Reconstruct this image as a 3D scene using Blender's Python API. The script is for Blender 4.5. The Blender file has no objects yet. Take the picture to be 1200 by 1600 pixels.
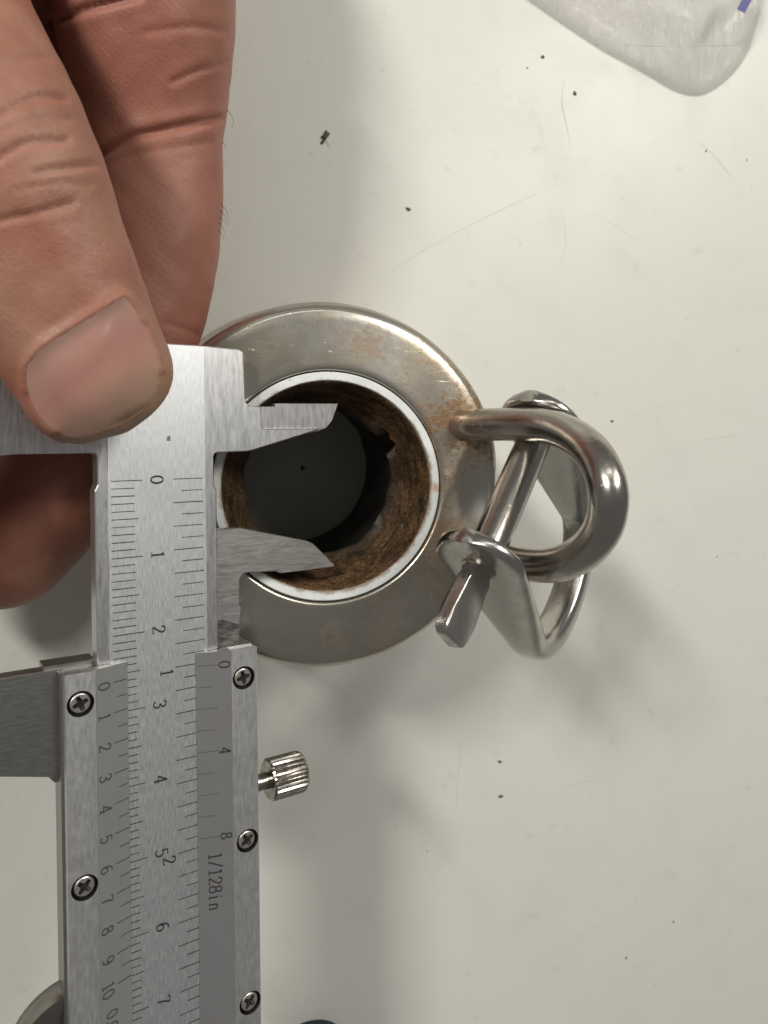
import bpy, bmesh, math, random
import numpy as np
from mathutils import Matrix, Vector
from mathutils.bvhtree import BVHTree

random.seed(7); rng = np.random.default_rng(7)
S = 0.001                                   # everything below is written in millimetres
sc = bpy.context.scene
COL = sc.collection

# ------------------------------------------------------------------ camera
F_PX, PPX, PPY = 1150.0, 600.0, 704.37      # focal length and optical centre, in photograph pixels
TABLE_DROP = 46.0                           # flange top above the table
n_dn = np.array([-0.235, -0.038, 1.0]); n_dn /= np.linalg.norm(n_dn)   # "down" seen from the camera
RING = 112.0 * np.array([(515-PPX)/F_PX, (761-PPY)/F_PX, 1.0])
zw = -n_dn
xw = np.array([1.0, 0, 0]); xw = xw - xw.dot(n_dn)*n_dn; xw /= np.linalg.norm(xw)
yw = np.cross(zw, xw)
RW = np.stack([xw, yw, zw])                 # camera axes (x right, y down, z forward) -> world
def c2w(p): return RW @ (np.asarray(p, float) - RING) + np.array([0, 0, TABLE_DROP])
CAM = c2w([0, 0, 0])
def P(u, v, d):                             # a point d mm away along the view
    return c2w([(u-PPX)/F_PX*d, (v-PPY)/F_PX*d, d])
def PT(u, v, h=0.0):                        # a point at height h over the table
    r = RW @ np.array([(u-PPX)/F_PX, (v-PPY)/F_PX, 1.0])
    return CAM + r*((h-CAM[2])/r[2])
def to_px(w):
    w = np.asarray(w, float)
    c = (w - np.array([0, 0, TABLE_DROP])) @ RW + RING
    return np.stack([PPX+F_PX*c[..., 0]/c[..., 2], PPY+F_PX*c[..., 1]/c[..., 2], c[..., 2]], -1)

cam = bpy.data.cameras.new('camera'); camo = bpy.data.objects.new('camera', cam); COL.objects.link(camo)
Rc = RW @ np.diag([1.0, -1.0, -1.0])
M = Matrix.Identity(4)
for i in range(3):
    for j in range(3): M[i][j] = Rc[i, j]
    M[i][3] = CAM[i]*S
camo.matrix_world = M
cam.sensor_fit = 'VERTICAL'; cam.sensor_height = 36.0; cam.sensor_width = 27.0
cam.lens = F_PX/1600*36
cam.shift_x = 0.0; cam.shift_y = -(800-PPY)/1600
cam.clip_start = 0.005; cam.clip_end = 20
cam.dof.use_dof = True; cam.dof.focus_distance = 0.104; cam.dof.aperture_fstop = 46
sc.camera = camo
sc.render.resolution_x, sc.render.resolution_y = 768, 1024

# ------------------------------------------------------------------ light: a dim room with ceiling panels
world = bpy.data.worlds.new('World'); sc.world = world; world.use_nodes = True
bg = world.node_tree.nodes['Background']; bg.inputs[0].default_value = (1.0, 0.985, 0.95, 1); bg.inputs[1].default_value = 0.15
def panel(name, loc, sx, sy, watts, col):
    l = bpy.data.lights.new(name, 'AREA'); l.shape = 'RECTANGLE'; l.size = sx; l.size_y = sy; l.energy = watts; l.color = col
    o = bpy.data.objects.new(name, l); COL.objects.link(o); o.location = loc
    o.rotation_euler = (Vector((0, 0, 0.04)) - Vector(loc)).to_track_quat('-Z', 'Y').to_euler()
    o['label'] = 'ceiling light panel above the bench'; o['category'] = 'light'
    return o
panel('ceiling_panel_light', (0.29, 0.27, 0.42), 0.10, 0.26, 1.6, (1.0, 0.975, 0.91))
panel('ceiling_panel_light', (-0.31, 0.29, 0.49), 0.05, 0.14, 2.5, (1.0, 0.975, 0.91))
panel('ceiling_panel_light', (0.02, 0.85, 0.75), 0.6, 0.08, 0.9, (1.0, 0.975, 0.91))
vs = sc.view_settings
vs.view_transform = 'Standard'; vs.look = 'None'; vs.gamma = 1.0; vs.exposure = 0.0; vs.use_curve_mapping = False

# ------------------------------------------------------------------ helpers
def obj(name, verts, faces, mat, parent=None, smooth=False, scale=S, auto=None):
    me = bpy.data.meshes.new(name)
    me.from_pydata([tuple(float(c)*scale for c in v) for v in verts], [], [tuple(int(i) for i in f) for f in faces])
    return link(name, me, mat, parent, smooth, auto)
def link(name, me, mat, parent=None, smooth=False, auto=None):
    for m in (mat if isinstance(mat, (list, tuple)) else [mat]): me.materials.append(m)
    o = bpy.data.objects.new(name, me); COL.objects.link(o)
    if parent is not None: o.parent = parent
    if smooth or auto: me.shade_smooth() if hasattr(me, 'shade_smooth') else None
    if auto:
        bm = bmesh.new(); bm.from_mesh(me); a = math.radians(auto)
        for e in bm.edges:
            if len(e.link_faces) == 2 and e.calc_face_angle(0) > a: e.smooth = False
        bm.to_mesh(me); bm.free()
    return o
def obj_bm(name, bm, mat, parent=None, smooth=False, auto=None):
    bmesh.ops.recalc_face_normals(bm, faces=bm.faces)
    for v in bm.verts: v.co *= S
    me = bpy.data.meshes.new(name); bm.to_mesh(me); bm.free()
    return link(name, me, mat, parent, smooth, auto)
def empty(name, label, cat, loc=(0, 0, 0), matrix=None, group=None):
    o = bpy.data.objects.new(name, None); COL.objects.link(o); o.empty_display_size = 0.01
    if matrix is not None: o.matrix_world = matrix
    else: o.location = [c*S for c in loc]
    o['label'] = label; o['category'] = cat
    if group: o['group'] = group
    return o
def tag(o, label, cat, group=None):
    o['label'] = label; o['category'] = cat
    if group: o['group'] = group
    return o
def prism(poly, z0, z1, bevel=0.0, bm=None, seg=1):
    bm = bm or bmesh.new()
    vs_ = [bm.verts.new((x, y, z0)) for x, y in poly]
    f = bm.faces.new(vs_)
    r = bmesh.ops.extrude_face_region(bm, geom=[f])
    nv = [g for g in r['geom'] if isinstance(g, bmesh.types.BMVert)]
    for v in nv: v.co.z = z1
    allv = set(vs_) | set(nv)
    fs = [f2 for f2 in bm.faces if all(v in allv for v in f2.verts)]
    bmesh.ops.recalc_face_normals(bm, faces=fs)
    if bevel > 0:
        es = {e for f2 in fs for e in f2.edges if abs(e.verts[0].co.z-e.verts[1].co.z) < 1e-6}
        bmesh.ops.bevel(bm, geom=list(es), offset=bevel, segments=seg, affect='EDGES', profile=0.5, clamp_overlap=True)
    return bm
def prism_y(poly, y0, y1, bevel=0.0, bm=None):
    """extrude an (x, z) cross-section along y"""
    bm = bm or bmesh.new()
    vs_ = [bm.verts.new((x, y0, z)) for x, z in poly]
    f = bm.faces.new(vs_)
    r = bmesh.ops.extrude_face_region(bm, geom=[f])
    nv = [g for g in r['geom'] if isinstance(g, bmesh.types.BMVert)]
    for v in nv: v.co.y = y1
    allv = set(vs_) | set(nv)
    fs = [f2 for f2 in bm.faces if all(v in allv for v in f2.verts)]
    bmesh.ops.recalc_face_normals(bm, faces=fs)
    if bevel > 0:
        es = {e for f2 in fs for e in f2.edges}
        bmesh.ops.bevel(bm, geom=list(es), offset=bevel, segments=2, affect='EDGES', profile=0.5, clamp_overlap=True)
    return bm
def lathe(profile, seg=96, closed=False):
    V, Fc = [], []
    n = len(profile)
    for i in range(seg):
        a = 2*math.pi*i/seg
        for r, z in profile: V.append((r*math.cos(a), r*math.sin(a), z))
    for i in range(seg):
        j = (i+1) % seg
        for k in range(n if closed else n-1):
            k2 = (k+1) % n
            Fc.append((i*n+k, j*n+k, j*n+k2, i*n+k2))
    return V, Fc
def spline(pts, n):
    """Catmull-Rom through rows of pts, n samples"""
    p = np.asarray(pts, float); p = np.vstack([2*p[0]-p[1], p, 2*p[-1]-p[-2]])
    m = len(p)-3; out = []
    for t in np.linspace(0, m-1e-9, n):
        i = int(t); f = t-i; a, b, c, d = p[i:i+4]
        out.append(0.5*((2*b)+(c-a)*f+(2*a-5*b+4*c-d)*f*f+(3*b-a-3*c+d)*f**3))
    return np.array(out)
def tube(path, radii, seg=24, cap=True, square=2.0, frame=None, radii2=None):
    """swept (super)ellipse; frame(i, t) may give the side axis"""
    path = np.asarray(path, float); n = len(path)
    T = np.gradient(path, axis=0); T /= np.linalg.norm(T, axis=1)[:, None]
    radii = np.broadcast_to(radii, (n,)); radii2 = radii if radii2 is None else np.broadcast_to(radii2, (n,))
    V, Fc = [], []
    u = np.cross(T[0], [0.3, 0.2, 1.0]); u /= np.linalg.norm(u)
    for i in range(n):
        if frame is not None: u = np.asarray(frame(i), float)
        u = u - u.dot(T[i])*T[i]; u /= np.linalg.norm(u); w = np.cross(T[i], u)
        for k in range(seg):
            a = 2*math.pi*k/seg; c, s = math.cos(a), math.sin(a)
            cc = math.copysign(abs(c)**(2/square), c); ss = math.copysign(abs(s)**(2/square), s)
            V.append(path[i] + u*cc*radii[i] + w*ss*radii2[i])
    for i in range(n-1):
        for k in range(seg):
            k2 = (k+1) % seg
            Fc.append((i*seg+k, i*seg+k2, (i+1)*seg+k2, (i+1)*seg+k))
    if cap:
        Fc.append(tuple(range(seg))[::-1]); Fc.append(tuple((n-1)*seg+k for k in range(seg)))
    return V, Fc

# ------------------------------------------------------------------ materials
class NT:
    def __init__(s, name):
        s.m = bpy.data.materials.new(name); s.m.use_nodes = True; s.t = s.m.node_tree
        s.b = s.t.nodes['Principled BSDF']; s.out = s.t.nodes['Material Output']
        s.co = s.t.nodes.new('ShaderNodeTexCoord')
    def node(s, typ, **kw):
        n = s.t.nodes.new(typ)
        for k, v in kw.items(): setattr(n, k, v)
        return n
    def link(s, a, b): s.t.links.new(a, b)
    def put(s, sock, v):
        if hasattr(v, 'is_output') or isinstance(v, bpy.types.NodeSocket): s.link(v, sock)
        else: sock.default_value = v
    def map(s, scale=(1, 1, 1), loc=(0, 0, 0), rot=(0, 0, 0)):
        n = s.node('ShaderNodeMapping'); n.inputs['Scale'].default_value = scale; n.inputs['Location'].default_value = loc
        n.inputs['Rotation'].default_value = rot
        s.link(s.co.outputs['Object'], n.inputs['Vector']); return n.outputs[0]
    def noise(s, vec, scale, detail=4, rough=0.55, dist=0.0):
        n = s.node('ShaderNodeTexNoise'); n.inputs['Scale'].default_value = scale; n.inputs['Detail'].default_value = detail
        n.inputs['Roughness'].default_value = rough; n.inputs['Distortion'].default_value = dist
        s.link(vec, n.inputs['Vector']); return n.outputs['Fac']
    def ramp(s, fac, stops, interp='LINEAR'):
        n = s.node('ShaderNodeValToRGB'); r = n.color_ramp; r.interpolation = interp
        while len(r.elements) < len(stops): r.elements.new(0.5)
        for e, (p, c) in zip(r.elements, stops):
            e.position = p; e.color = (c, c, c, 1) if isinstance(c, (int, float)) else (*c, 1)
        s.link(fac, n.inputs[0]); return n.outputs[0]
    def mix(s, fac, a, b, mode='MIX'):
        n = s.node('ShaderNodeMix', data_type='RGBA', blend_type=mode)
        s.put(n.inputs[0], fac)
        for sock, v in ((n.inputs[6], a), (n.inputs[7], b)):
            s.put(sock, (*v, 1) if isinstance(v, tuple) and len(v) == 3 else v)
        return n.outputs[2]
    def math(s, op, a, b=0.0, clamp=False):
        n = s.node('ShaderNodeMath', operation=op, use_clamp=clamp); s.put(n.inputs[0], a); s.put(n.inputs[1], b); return n.outputs[0]
    def bump(s, h, strength, dist=0.0001, prev=None):
        n = s.node('ShaderNodeBump'); n.inputs['Strength'].default_value = strength; n.inputs['Distance'].default_value = dist
        s.link(h, n.inputs['Height'])
        if prev is not None: s.link(prev, n.inputs['Normal'])
        s.link(n.outputs[0], s.b.inputs['Normal']); return n.outputs[0]
    def set(s, **kw):
        for k, v in kw.items():
            k = k.replace('_', ' ')
            if isinstance(v, tuple) and len(v) == 3: v = (*v, 1)
            s.put(s.b.inputs[k], v)
        return s
    def zpos(s):
        n = s.node('ShaderNodeSeparateXYZ'); s.link(s.co.outputs['Object'], n.inputs[0]); return n.outputs
    def near(s, pt, r):
        """1 at pt falling to 0 at r (object space, metres)"""
        n = s.node('ShaderNodeVectorMath', operation='DISTANCE'); s.link(s.co.outputs['Object'], n.inputs[0])
        n.inputs[1].default_value = pt
        m = s.node('ShaderNodeMapRange'); s.link(n.outputs['Value'], m.inputs[0])
        m.inputs[1].default_value = 0; m.inputs[2].default_value = r; m.inputs[3].default_value = 1; m.inputs[4].default_value = 0
        return m.outputs[0]

def brushed(name, col, rough, sx=5200, sy=260, bump=0.25, var=0.10, fine=0.06, aniso=0.0):
    t = NT(name)
    v = t.map((sx, sy, sx)); n1 = t.noise(v, 1.0, 4, 0.6)
    n2 = t.noise(t.map((1, 1, 1)), 900, 5, 0.65)
    n3 = t.noise(t.map((1, 0.35, 1)), 140, 3, 0.6)
    c = t.mix(t.ramp(n1, [(0.3, 0.0), (0.7, 1.0)]), tuple(x*(1-var) for x in col), tuple(min(1, x*(1+var*0.6)) for x in col))
    c = t.mix(t.ramp(n3, [(0.42, 0.0), (0.80, 0.18)]), c, tuple(x*0.72 for x in col))
    t.set(Base_Color=c, Metallic=1.0)
    r = t.math('ADD', t.math('MULTIPLY', n1, 0.22), rough-0.11)
    r = t.math('ADD', r, t.math('MULTIPLY', n2, fine))
    t.set(Roughness=r)
    if aniso: t.set(Anisotropic=aniso)
    t.bump(n1, bump, 0.00003)
    return t.m
M_FACE = brushed('brushed_steel_face', (0.78, 0.79, 0.80), 0.44, 6500, 700, 0.5, 0.17)
M_BODY = brushed('ground_steel', (0.62, 0.62, 0.62), 0.36, 3000, 420, 0.3, 0.14)
M_JAW = brushed('ground_steel_jaw', (0.60, 0.585, 0.56), 0.36, 420, 3600, 0.3, 0.16)
M_TIP = brushed('ground_tip', (0.44, 0.43, 0.43), 0.4, 1800, 420, 0.3, 0.18)
M_ALU = brushed('satin_aluminium', (0.74, 0.74, 0.73), 0.38, 2600, 500, 0.15, 0.06, 0.16)
M_DARKJAW = brushed('slider_steel', (0.34, 0.33, 0.31), 0.36, 700, 3200, 0.15, 0.08)
def satin(name, col, rough=0.42, metal=0.55):
    t = NT(name); n = t.noise(t.map(), 5200, 3, 0.6); n2 = t.noise(t.map(), 260, 3, 0.5)
    c = t.mix(n, tuple(x*0.9 for x in col), tuple(x*1.08 for x in col))
    c = t.mix(t.ramp(n2, [(0.4, 0.0), (0.8, 0.3)]), c, tuple(x*0.8 for x in col))
    t.set(Base_Color=c, Metallic=metal, Roughness=rough); t.bump(n, 0.15, 0.00002); return t.m
M_VL = satin('satin_grey_plate', (0.36, 0.36, 0.345))
M_VR = satin('satin_dark_grey_plate', (0.27, 0.265, 0.27))
def plain(name, col, rough=0.5, metal=0.0, spec=0.5):
    t = NT(name); n = t.noise(t.map(), 2500, 3); c = t.mix(n, tuple(x*0.85 for x in col), tuple(min(1, x*1.12) for x in col))
    t.set(Base_Color=c, Roughness=rough, Metallic=metal); t.b.inputs['Specular IOR Level'].default_value = spec; return t.m
M_INK = plain('black_etching', (0.030, 0.028, 0.030), 0.6)
M_INKW = plain('worn_etching', (0.075, 0.072, 0.075), 0.55)
M_SCREW = plain('nickel_screw', (0.74, 0.70, 0.64), 0.36, 1.0)
M_PIT = plain('dark_recess', (0.03, 0.025, 0.022), 0.6, 0.2)
M_BLACK = plain('dark_hole', (0.035, 0.032, 0.032), 0.45, 0.5)

def nickel(name):
    t = NT(name); n = t.noise(t.map(), 1400, 4); c = t.mix(t.ramp(n, [(0.35, 0.0), (0.7, 1.0)]), (0.30, 0.27, 0.23), (0.56, 0.53, 0.49))
    t.set(Base_Color=c, Metallic=1.0, Roughness=0.24); t.bump(n, 0.12, 0.00004); return t.m
M_KNURL = nickel('tarnished_nickel')

def stainless(name, col, tarn, rough, rust_pts=(), stain=0.45, scl=1.0):
    t = NT(name)
    v = t.map()
    n1 = t.noise(v, 170*scl, 6, 0.62, 0.3); n2 = t.noise(v, 900*scl, 5, 0.7); n3 = t.noise(v, 3600*scl, 3, 0.6); n4 = t.noise(t.map((1, 1, 1), (3, 1, 2)), 95*scl, 5, 0.65, 0.6)
    c = t.mix(t.ramp(n1, [(0.30, 0.0), (0.76, 1.0)]), col, tuple(x*0.74 for x in col))
    warm = t.math('MULTIPLY', t.ramp(n4, [(0.36, 0.0), (0.80, 1.0)]), stain)
    c = t.mix(warm, c, tarn)
    rust = t.math('MULTIPLY', t.ramp(n1, [(0.57, 0.0), (0.70, 0.7)]), t.ramp(n2, [(0.5, 0.0), (0.66, 0.8)]))
    for pt, r, rs in rust_pts:
        k = t.math('ADD', t.near(pt, r*1.5), t.math('MULTIPLY', t.math('SUBTRACT', n2, 0.5), 3.2)); k = t.math('ADD', k, t.math('MULTIPLY', t.math('SUBTRACT', n1, 0.5), 2.0))
        k = t.math('MULTIPLY', t.ramp(k, [(0.35-0.25*(rs-0.5), 0.0), (1.25-0.5*(rs-0.5), rs)]), t.ramp(t.near(pt, r*1.5), [(0.0, 0.0), (0.3, 1.0)]))
        rust = t.math('MAXIMUM', rust, k)
    rust = t.math('MULTIPLY', rust, t.ramp(n3, [(0.3, 0.45), (0.65, 1.15)]))
    c = t.mix(rust, c, (0.24, 0.120, 0.042))
    pits = t.ramp(n2, [(0.66, 0.0), (0.72, 0.8)])
    c = t.mix(pits, c, (0.06, 0.045, 0.03))
    # fine handling scratches
    w = t.node('ShaderNodeTexVoronoi', feature='DISTANCE_TO_EDGE'); w.inputs['Scale'].default_value = 95*scl
    dm = t.noise(v, 60*scl, 2); mp = t.node('ShaderNodeMapping'); mp.inputs['Scale'].default_value = (1, 4.2, 1); mp.inputs['Rotation'].default_value = (0, 0, 0.7)
    t.link(t.co.outputs['Object'], mp.inputs[0]); t.link(mp.outputs[0], w.inputs['Vector'])
    scr = t.math('MULTIPLY', t.ramp(w.outputs['Distance'], [(0.0, 1.0), (0.012, 0.0)]), t.ramp(n4, [(0.5, 0.0), (0.6, 0.8)]))
    w2 = t.node('ShaderNodeTexVoronoi', feature='DISTANCE_TO_EDGE'); w2.inputs['Scale'].default_value = 210*scl
    mp2 = t.node('ShaderNodeMapping'); mp2.inputs['Scale'].default_value = (1, 5.5, 1); mp2.inputs['Rotation'].default_value = (0.2, 0.1, -0.75)
    t.link(t.co.outputs['Object'], mp2.inputs[0]); t.link(mp2.outputs[0], w2.inputs['Vector'])
    scr2 = t.math('MULTIPLY', t.ramp(w2.outputs['Distance'], [(0.0, 1.0), (0.012, 0.0)]), t.ramp(n1, [(0.44, 0.0), (0.66, 0.4)]))
    scr = t.math('MAXIMUM', scr, scr2)
    c = t.mix(t.math('MULTIPLY', scr, 0.5), c, tuple(min(1, x*1.3) for x in col))
    t.set(Base_Color=c)
    t.set(Metallic=t.math('SUBTRACT', 1.0, t.math('MULTIPLY', t.math('MAXIMUM', rust, pits), 0.45), True))
    r = t.math('ADD', rough-0.08, t.math('MULTIPLY', n1, 0.2)); r = t.math('ADD', r, t.math('MULTIPLY', rust, 0.06), True)
    t.set(Roughness=r)
    b = t.bump(n3, 0.2, 0.00003); b = t.bump(n2, 0.18, 0.00006, b); b = t.bump(n1, 0.25, 0.00012, b); t.bump(t.math('SUBTRACT', t.math('MULTIPLY', pits, -1.0), t.math('MULTIPLY', scr, 0.4)), 0.4, 0.00005, b)
    return t.m

# ------------------------------------------------------------------ the table
t = NT('cream_laminate')
n1 = t.noise(t.map(), 9, 4, 0.5); n2 = t.noise(t.map(), 520, 4, 0.6); n3 = t.noise(t.map(), 60, 4, 0.6, 0.4); n5 = t.noise(t.map((1, 1, 1), (5, 2, 0)), 190, 5, 0.7)
c = t.mix(n1, (0.635, 0.63, 0.575), (0.69, 0.685, 0.63))
c = t.mix(t.ramp(n3, [(0.5, 0.0), (0.85, 0.30)]), c, (0.50, 0.50, 0.45))
c = t.mix(t.ramp(n5, [(0.60, 0.0), (0.78, 0.45)]), c, (0.42, 0.41, 0.36))
for rz, sc_, off in ((0.6, 16, 0.0), (-0.9, 13, 1.3), (1.5, 10, 2.1)):          # long hair-line scuffs
    mp = t.node('ShaderNodeMapping'); mp.inputs['Rotation'].default_value = (0, 0, rz); mp.inputs['Scale'].default_value = (1, 0.22, 1); mp.inputs['Location'].default_value = (off, off, 0)
    t.link(t.co.outputs['Object'], mp.inputs[0])
    w = t.node('ShaderNodeTexVoronoi', feature='DISTANCE_TO_EDGE'); w.inputs['Scale'].default_value = sc_; t.link(mp.outputs[0], w.inputs['Vector'])
    k = t.math('MULTIPLY', t.ramp(w.outputs['Distance'], [(0.0, 1.0), (0.0028, 0.0)]), t.ramp(n3, [(0.60, 0.0), (0.70, 0.28)]))
    c = t.mix(k, c, (0.44, 0.43, 0.385))
t.set(Base_Color=c, Roughness=t.math('ADD', 0.30, t.math('MULTIPLY', n3, 0.2))); t.b.inputs['Specular IOR Level'].default_value = 0.35
t.bump(n2, 0.06, 0.0001)
M_TABLE = t.m
bm = prism([(-450, -400), (450, -400), (450, 400), (-450, 400)], -24, 0, 1.0)
tab = obj_bm('table_top', bm, M_TABLE); tab['kind'] = 'structure'

t = NT('scuff'); n1 = t.noise(t.map(), 900, 3); t.set(Base_Color=t.mix(n1, (0.36, 0.35, 0.31), (0.60, 0.60, 0.55)), Roughness=0.5); M_SCUFF = t.m
for pts, wd in [([(575, 452), (640, 405), (700, 370), (800, 320), (885, 283)], 0.16), ([(722, 1160), (716, 1210), (712, 1272)], 0.14), ([(882, 120), (878, 160), (886, 200), (892, 235)], 0.30), ([(1090, 690), (1130, 683), (1165, 678)], 0.16), ([(505, 205), (510, 222), (516, 232)], 0.55), ([(915, 330), (960, 352), (1000, 380)], 0.10), ([(880, 330), (884, 380), (872, 430)], 0.12), ([(1085, 215), (1120, 248), (1160, 300)], 0.2), ([(870, 1230), (950, 1215)], 0.1)]:
    q = spline([PT(u, v_, 0.0)[:2] for u, v_ in pts], 24); T_ = np.gradient(q, axis=0); T_ /= np.linalg.norm(T_, axis=1)[:, None]; N_ = np.stack([-T_[:, 1], T_[:, 0]], 1)
    hw = wd/2*np.sin(np.linspace(0.15, math.pi-0.15, 24))[:, None]*rng.uniform(0.5, 1.2, (24, 1))
    V = [(x, y, 0.015) for x, y in np.concatenate([q+N_*hw, q-N_*hw])]
    obj('scuff_mark', V, [(24+i, 25+i, i+1, i) for i in range(23)], M_SCUFF, tab)

# ------------------------------------------------------------------ the flanged steel fitting
eye_root = P(733, 664, 115.5); eye_root2 = P(702, 846, 117)
fit = empty('flanged_tube_fitting', 'round stainless steel tube fitting with rusty bore and white ring', 'pipe fitting', (0, 0, 0))
rp = [((eye_root[0]*S-0.001, eye_root[1]*S, 0.0455), 0.0095, 1.0), ((eye_root2[0]*S, eye_root2[1]*S, 0.0455), 0.006, 0.6), ((0.0165, 0.0165, 0.0455), 0.006, 0.5),
      ((0.006, 0.0215, 0.0455), 0.0040, 0.55), ((0.009, -0.0215, 0.0452), 0.005, 0.5), ((0.001, -0.0235, 0.045), 0.003, 0.5), ((0.002, 0.0232, 0.0455), 0.0028, 0.5), ((0.019, -0.012, 0.0455), 0.004, 0.5)]
M_FLANGE = stainless('tarnished_stainless_flange', (0.60, 0.58, 0.53), (0.50, 0.385, 0.215), 0.28, rp, 0.65)
H = TABLE_DROP
prof = [(17.75, -3.0), (17.75, -0.25), (17.95, 0.0), (18.4, 0.05), (20.5, 0.0), (23.4, -0.06), (25.9, -0.16), (26.7, -0.3), (27.3, -0.62), (27.85, -1.15), (28.2, -1.85), (28.42, -2.8), (28.45, -3.8),
        (28.3, -4.7), (27.9, -5.3), (27.5, -5.7), (27.5, -6.3), (28.2, -8.0), (29.4, -14.0), (30.8, -22.0), (31.8, -30.0), (32.4, -40.0), (32.5, -44.5), (32.0, -46.0),
        (17.0, -46.0)]
prof2 = []
for (r0, z0), (r1, z1) in zip(prof, prof[1:]):
    m = 4 if r0 > 18 and z0 > -7 else 2
    for k in range(m): prof2.append((r0+(r1-r0)*k/m, z0+(z1-z0)*k/m))
prof2.append(prof[-1])
V, Fc = lathe([(r, z+H) for r, z in prof2], 180)
V = np.array(V)
# dent beside the welded eye and slight hand-finished unevenness
a = np.arctan2(V[:, 1], V[:, 0]); rr = np.hypot(V[:, 0], V[:, 1]); top = np.clip((V[:, 2]-(H-6))/6, 0, 1)*np.clip((rr-19)/4, 0, 1)
V[:, 2] -= top*1.5*np.exp(-((a+0.02)/0.20)**2)*np.clip((rr-20)/5, 0, 1.3)
V[:, 2] += top*0.12*np.sin(3*a+1.0)
obj('flange_body', V, Fc, M_FLANGE, fit, auto=50)

# bore: rough, rusted, with the broken step low on the far wall
t = NT('rusted_bore')
z = t.zpos()[2]
n1 = t.noise(t.map((1, 1, 1.4)), 420, 6, 0.7, 0.0); n2 = t.noise(t.map((1, 1, 1.5)), 2100, 6, 0.75); n3 = t.noise(t.map((1, 1, 1.6)), 190, 6, 0.7, 0.6)
c = t.mix(t.ramp(n1, [(0.33, 0.0), (0.68, 1.0)]), (0.040, 0.025, 0.014), (0.17, 0.098, 0.048))
c = t.mix(t.ramp(n2, [(0.50, 0.0), (0.60, 0.9)]), c, (0.34, 0.19, 0.092))
c = t.mix(t.ramp(n3, [(0.44, 0.0), (0.62, 0.85)]), c, (0.030, 0.024, 0.013))
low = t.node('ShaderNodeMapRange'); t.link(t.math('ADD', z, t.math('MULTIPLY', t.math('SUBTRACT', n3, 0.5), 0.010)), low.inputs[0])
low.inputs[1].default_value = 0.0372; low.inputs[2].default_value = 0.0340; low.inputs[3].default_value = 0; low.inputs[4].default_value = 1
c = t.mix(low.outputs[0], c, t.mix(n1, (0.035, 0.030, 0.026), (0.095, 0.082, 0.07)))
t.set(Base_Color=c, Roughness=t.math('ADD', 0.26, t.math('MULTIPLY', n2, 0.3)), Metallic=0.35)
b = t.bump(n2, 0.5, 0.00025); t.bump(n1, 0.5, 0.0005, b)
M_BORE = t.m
bp = [(16.4, -0.55), (16.0, -0.75), (15.88, -1.1), (15.7, -1.8), (15.35, -3.2), (14.8, -5.0), (14.1, -7.0), (13.3, -9.0), (12.7, -10.4), (12.35, -11.2), (12.2, -11.8), (12.4, -12.3), (13.2, -12.7), (14.6, -13.0), (15.2, -13.6), (15.3, -18), (15.35, -24), (15.3, -30), (15.35, -38), (15.3, -46.0)]
bp2 = []
for (r0, z0), (r1, z1) in zip(bp, bp[1:]):
    m = max(1, int(math.hypot(r1-r0, z1-z0)/0.35))
    for k in range(m): bp2.append((r0+(r1-r0)*k/m, z0+(z1-z0)*k/m))
bp2.append(bp[-1])
seg = 260; V, Fc = [], []; n = len(bp2)
for i in range(seg):
    a = 2*math.pi*i/seg; da = (a+math.pi) % (2*math.pi)-math.pi
    for k, (r, zz) in enumerate(bp2):
        lip = math.exp(-((zz+11.0)/2.2)**2)
        if zz < -1.5: r += 0.05*math.sin(9*a+zz*0.9)*math.sin(1.3*zz+2*a)+(0.07*math.sin(zz*7.0) if zz > -6 else 0)
        r += lip*(0.22*math.sin(5*a+0.6)+0.14*math.sin(11*a)+0.10*math.sin(19*a+2))
        e1 = max(0.0, 1-abs((da-0.50-0.04*math.sin(zz*1.9))/0.18)**3)                       # the broken-out notch
        if zz < -8.2-0.5*math.sin(37*a): r = max(r, r+e1*min(1, (-7.9-zz)/1.2)*(15.6-r))
        e2 = max(0.0, 1-abs((da+0.66+(zz+10)*0.06)/0.10)**4)*max(0.0, 1-abs((zz+10.4)/1.3)**4); r += 0.8*e2
        e3 = max(0.0, 1-abs((da+0.05)/0.05)**4)*max(0.0, 1-abs((zz+10.8)/1.1)**4); r += 0.5*e3
        V.append((r*math.cos(a), r*math.sin(a), zz+H))
for i in range(seg):
    j = (i+1) % seg
    for k in range(n-1): Fc.append((i*n+k, i*n+k+1, j*n+k+1, j*n+k))
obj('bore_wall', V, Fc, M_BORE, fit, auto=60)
# outer back side of the bore so it has thickness is the body itself; white insert ring
t = NT('white_nylon')
n1 = t.noise(t.map(), 260, 5, 0.6); n2 = t.noise(t.map((1, 1, 1), (1, 4, 2)), 420, 4, 0.7)
c = t.mix(t.ramp(n1, [(0.35, 0.0), (0.7, 0.6)]), (0.74, 0.76, 0.75), (0.58, 0.60, 0.60))
c = t.mix(t.ramp(n2, [(0.66, 0.0), (0.72, 0.8)]), c, (0.25, 0.23, 0.16))
xyz = t.zpos(); rad_ = t.math('SQRT', t.math('ADD', t.math('POWER', xyz[0], 2.0), t.math('POWER', xyz[1], 2.0)))
g_ = t.node('ShaderNodeMapRange'); t.link(t.math('ADD', rad_, t.math('MULTIPLY', t.math('SUBTRACT', n2, 0.5), 0.0016)), g_.inputs[0]); g_.inputs[1].default_value = 0.01655; g_.inputs[2].default_value = 0.01605; g_.inputs[3].default_value = 0; g_.inputs[4].default_value = 0.75
c = t.mix(g_.outputs[0], c, (0.22, 0.15, 0.08))
c = t.mix(t.math('MULTIPLY', t.near((0.0168, -0.0004, 0.046), 0.0011), 0.9), c, (0.42, 0.22, 0.12))
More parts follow.
